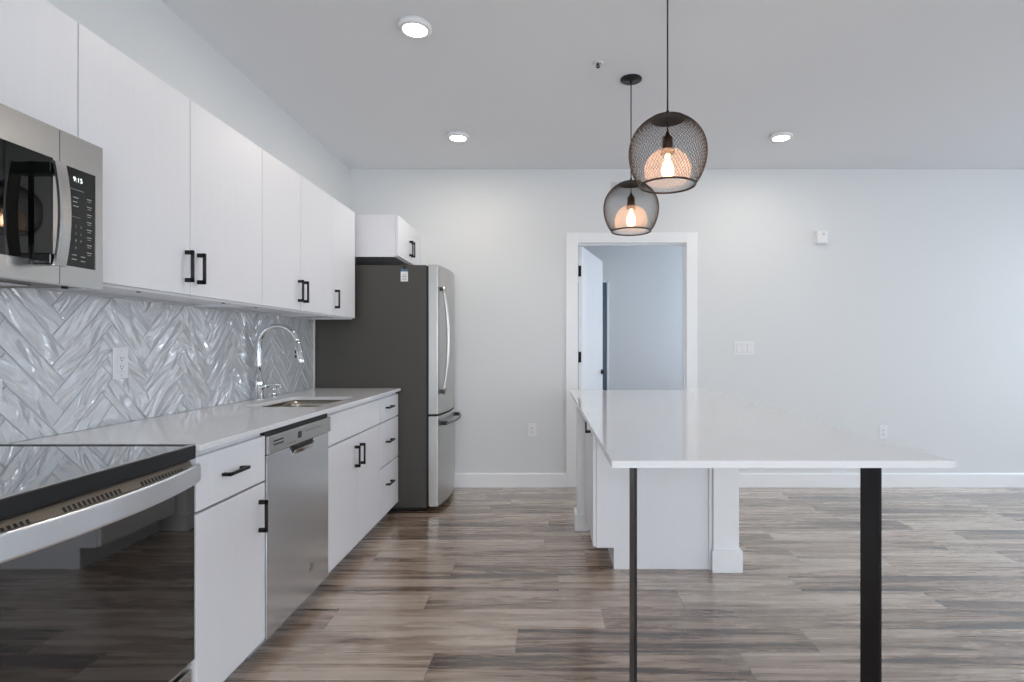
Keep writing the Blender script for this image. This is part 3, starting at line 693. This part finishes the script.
# ---------------------------------------------------------------- pendants
def make_pendant(x, y, label):
    zc = 2.018; R = .158
    t = thing('pendant_lamp', label, 'pendant lamp', (x, y, zc), 'wire globe pendants over the island')
    bm = B(); lathe(bm, [(0, H-.001), (.062, H-.001), (.062, H-.006), (.058, H-.009), (.010, H-.010), (.007, H-.026), (0, H-.028)], x, y, 36); obj('canopy', bm, M['black'], t)
    bm = B(); cyl(bm, (x, y, 2.165), (x, y, H-.026), .0032, n=10); obj('cord', bm, M['black'], t)
    # shade: diamond wire mesh on a globe, open below
    bm = B(); n = 66; a0, a1 = math.radians(25), math.radians(135.3); rows = 36; prev = None
    RZ = .152; zf = lambda th: zc+(RZ if th < PI/2 else .19)*math.cos(th)
    rr = []
    for j in range(rows+1):
        th = a0+(a1-a0)*j/rows
        rr.append([bm.verts.new((x+R*math.sin(th)*math.cos(2*PI*(i+.5*(j % 2))/n), y+R*math.sin(th)*math.sin(2*PI*(i+.5*(j % 2))/n), zf(th))) for i in range(n)])
    for j in range(rows-1):
        for i in range(n):
            k = i if j % 2 else (i-1) % n                     # diamond: top, right, bottom, left
            bm.faces.new((rr[j][i], rr[j+1][k], rr[j+2][i], rr[j+1][(k+1) % n]))
    sh = obj('shade', bm, M['wire'], t, recalc=False)
    md = sh.modifiers.new('wire', 'WIREFRAME'); md.thickness = .0019; md.use_even_offset = False; md.use_replace = True
    rb, zb = R*math.sin(a1), zf(a1); rt, zt_ = R*math.sin(a0), zf(a0)
    bm = B(); tube(bm, [(x+rb*math.cos(2*PI*i/48), y+rb*math.sin(2*PI*i/48), zb) for i in range(49)], .0042, 10); obj('rim', bm, M['wire'], sh)
    bm = B(); lathe(bm, [(rt+.004, zt_-.004), (rt+.006, zt_), (rt*.8, zt_+.008), (rt*.4, zt_+.014), (.008, zt_+.018), (.006, zt_+.034), (0, zt_+.036)], x, y, 36)
    lathe(bm, [(rt+.004, zt_-.004), (rt*.8, zt_+.003), (0, zt_+.008)], x, y, 36); obj('cap', bm, M['wire'], sh)
    bm = B(); cyl(bm, (x, y, zt_+.01), (x, y, 2.092), .003, n=10); lathe(bm, [(0, 2.108), (.005, 2.106), (.010, 2.090), (.016, 2.084), (.021, 2.080), (.022, 2.040), (.020, 2.036), (.027, 2.033), (.030, 2.012), (0, 2.012)], x, y, 28)
    sk_ = obj('socket', bm, M['copper'], t)
    bm = B(); prof = [(.026, 2.030)]
    for i in range(1, 15):
        th = math.radians(18+ (128-18)*i/14); prof.append((.095*math.sin(th), 1.945+(.089 if th < PI/2 else .085)*math.cos(th)))
    lathe(bm, prof, x, y, 48); obj('glass_shade', bm, M['amber'], t)
    bm = B(); lathe(bm, [(.0, 2.011), (.010, 2.011), (.012, 1.988), (.021, 1.968), (.026, 1.948), (.025, 1.935), (.018, 1.920), (.009, 1.914), (0, 1.913)], x, y, 28); bl = obj('bulb', bm, M['bulbglass'], t)
    bm = B()
    for k in range(6):
        a = 2*PI*k/6; a2 = a+PI/6
        tube(bm, [(x+.004*math.cos(a), y+.004*math.sin(a), 1.985), (x+.013*math.cos(a), y+.013*math.sin(a), 1.930), (x+.013*math.cos(a2), y+.013*math.sin(a2), 1.930), (x+.004*math.cos(a2), y+.004*math.sin(a2), 1.985)], .0016, 6)
    obj('filament', bm, M['bulb'], bl)
    return t
pn = make_pendant(.487, 2.247, 'black wire globe pendant lamp hanging nearer and higher in view above the island')
p2 = dup(pn, (.472, 3.147, 2.018), 'black wire globe pendant lamp hanging farther back, with its round ceiling canopy in view')
for px, py in ((.487, 2.247), (.472, 3.147)):
    l = bpy.data.lights.new('bulb_light', 'POINT'); l.energy = 1.1; l.color = (1, .72, .5); l.shadow_soft_size = .025
    o = bpy.data.objects.new('bulb_light', l); C.objects.link(o); o.location = (px, py, 1.945)

# ---------------------------------------------------------------- ceiling lights, sprinkler
cl = thing('ceiling_light', 'round flush ceiling light nearest the camera, over the kitchen aisle', 'ceiling light', (-.641, 2.617, H), 'round flush ceiling lights')
bm = B(); lathe(bm, [(0, H-.0005), (.080, H-.0005), (.080, H-.018), (.075, H-.026), (.059, H-.027), (.057, H-.023), (0, H-.023)], -.641, 2.617, 48); rim = obj('trim_ring', bm, M['plastic'], cl)
bm = B(); lathe(bm, [(0, H-.0235), (.0565, H-.0235), (.0565, H-.0262), (.045, H-.0268), (0, H-.0268)], -.641, 2.617, 40); obj('lens', bm, M['lens'], cl)
dup(cl, (-.662, 3.98, H), 'round flush ceiling light at the far end of the kitchen aisle, left of the pendants')
dup(cl, (1.689, 3.98, H), 'round flush ceiling light right of the pendants, near the back wall')
for p_ in ((-.641, 2.617), (-.662, 3.98), (1.689, 3.98)):
    l = bpy.data.lights.new('downlight', 'AREA'); l.shape = 'DISK'; l.size = .11; l.energy = 3.8; l.color = (1, .90, .78)
    o = bpy.data.objects.new('downlight', l); C.objects.link(o); o.location = (p_[0], p_[1], H-.029)
sp = thing('fire_sprinkler', 'small white and metal fire sprinkler head in the ceiling left of the pendants', 'sprinkler', (.266, 2.97, H))
bm = B(); lathe(bm, [(0, H-.0005), (.030, H-.0005), (.030, H-.002), (.026, H-.005), (.018, H-.005), (.016, H-.002), (0, H-.003)], .266, 2.97, 32); obj('escutcheon', bm, M['plastic'], sp)
bm = B(); cyl(bm, (.266, 2.97, H-.003), (.266, 2.97, H-.012), .007, n=14); cyl(bm, (.266, 2.97, H-.022), (.266, 2.97, H-.024), .010, n=20)
for s in (-1, 1): tube(bm, [(.266+s*.006, 2.97, H-.011), (.266+s*.009, 2.97, H-.017), (.266+s*.003, 2.97, H-.023)], .002, 8)
obj('nozzle', bm, mat('sprinkler_metal', srgb(60, 58, 56), .4, metal=.8), sp)

# ---------------------------------------------------------------- outlets, switches, wall items
def plate_thing(name, label, cat, cx, cz, w_, h_, ax='back', kind='outlet', gang=1, cy=None):
    """ax back: on the back wall at X=cx; ax left: on the tiled wall at Y=cy"""
    if ax == 'back': P = lambda u, v_, d: (cx+u, WB-d, cz+v_); loc = (cx, WB, cz)
    else: P = lambda u, v_, d: (WX+.0085+d, cy+u, cz+v_); loc = (WX+.0085, cy, cz)
    def bx(bm, u0, u1, v0, v1, d0, d1, bev=0):
        a = P(u0, v0, d0); b_ = P(u1, v1, d1)
        box(bm, min(a[0], b_[0]), max(a[0], b_[0]), min(a[1], b_[1]), max(a[1], b_[1]), min(a[2], b_[2]), max(a[2], b_[2]), bev)
    t = thing(name, label, cat, loc)
    bm = B(); bx(bm, -w_/2, w_/2, -h_/2, h_/2, 0.0003, .006, .002); pl = obj('cover_plate', bm, M['plastic'], t)
    if kind == 'outlet':
        bm = B(); bx(bm, -.017, .017, -.034, .034, .006, .0085, .001); rc = obj('receptacle', bm, M['plastic'], t)
        bm = B()
        for s in (-1, 1):
            bx(bm, -.0075, -.0050, s*.017-.001, s*.017+.008, .0085, .0088); bx(bm, .0050, .0075, s*.017-.001, s*.017+.007, .0085, .0088); bx(bm, -.0025, .0025, s*.017-.009, s*.017-.004, .0085, .0088)
        bx(bm, -.0175, -.017, -.034, .034, .006, .0063); bx(bm, -.017, .017, -.0346, -.034, .006, .0063)
        obj('slots', bm, M['slot'], rc)
    elif kind == 'switch':
        for g in range(gang):
            u = (g-(gang-1)/2)*.046
            bm = B(); bx(bm, u-.0185, u+.0185, -.036, .036, .0060, .0064); obj('rocker_frame', bm, M['grille'], t)
            bm = B(); bx(bm, u-.016, u+.016, -.033, .033, .0064, .0100, .001); obj('rocker', bm, M['plastic'], t)
    for s in ((-1, 1) if kind == 'outlet' and h_ > w_ else ()):
        bm = B(); cyl(bm, P(0, s*.048, .006), P(0, s*.048, .0068), .0028, n=10); obj('screw', bm, M['grille'], pl)
    return t
plate_thing('wall_outlet', 'white duplex outlet on the herringbone tile between the microwave and countertop', 'outlet', 0, 1.156, .076, .126, 'left', cy=2.19)
plate_thing('wall_outlet', 'white outlet low on the back wall between the refrigerator and the door', 'outlet', -.148, .495, .072, .116)
plate_thing('wall_outlet', 'white outlet low on the back wall right of the island', 'outlet', 2.90, .478, .072, .116)
plate_thing('light_switch', 'white triple rocker light switch on the back wall right of the door', 'light switch', 1.690, 1.205, .172, .118, kind='switch', gang=3)
plate_thing('wall_outlet', 'outlet plate on the tile above the range, mostly cut off by the left edge', 'outlet', 0, 1.08, .126, .082, 'left', cy=1.652)
cd = thing('carbon_monoxide_alarm', 'small white rounded alarm high on the back wall, upper right', 'alarm', (2.352, WB, 2.163))
bm = B(); box(bm, 2.298, 2.398, WB-.012, WB-.0003, 2.108, 2.226, .004); obj('back_plate', bm, M['plastic'], cd)
bm = B(); box(bm, 2.306, 2.404, WB-.042, WB-.012, 2.104, 2.222, .012, 3); hs = obj('housing', bm, M['plastic'], cd)
bm = B(); cyl(bm, (2.363, WB-.042, 2.188), (2.363, WB-.0425, 2.188), .011, n=18); obj('sensor_port', bm, M['grille'], hs)
vg = thing('wall_vent', 'pale vent grille high on the back wall behind the far pendant lamp', 'vent', (.685, WB, 2.575))
bm = B()
x0, x1, z0, z1 = .535, .835, 2.51, 2.645
box(bm, x0, x1, WB-.006, WB-.0003, z0, z0+.02); box(bm, x0, x1, WB-.006, WB-.0003, z1-.02, z1); box(bm, x0, x0+.02, WB-.006, WB-.0003, z0+.02, z1-.02); box(bm, x1-.02, x1, WB-.006, WB-.0003, z0+.02, z1-.02)
obj('frame', bm, M['grille'], vg)
bm = B()
for k in range(8): zz = z0+.024+k*.0115; prism(bm, [(WB-.001, zz), (WB-.006, zz+.007), (WB-.005, zz+.0085), (WB-.001, zz+.002)], 'x', x0+.02, x1-.02)
obj('louvers', bm, M['grille'], vg)
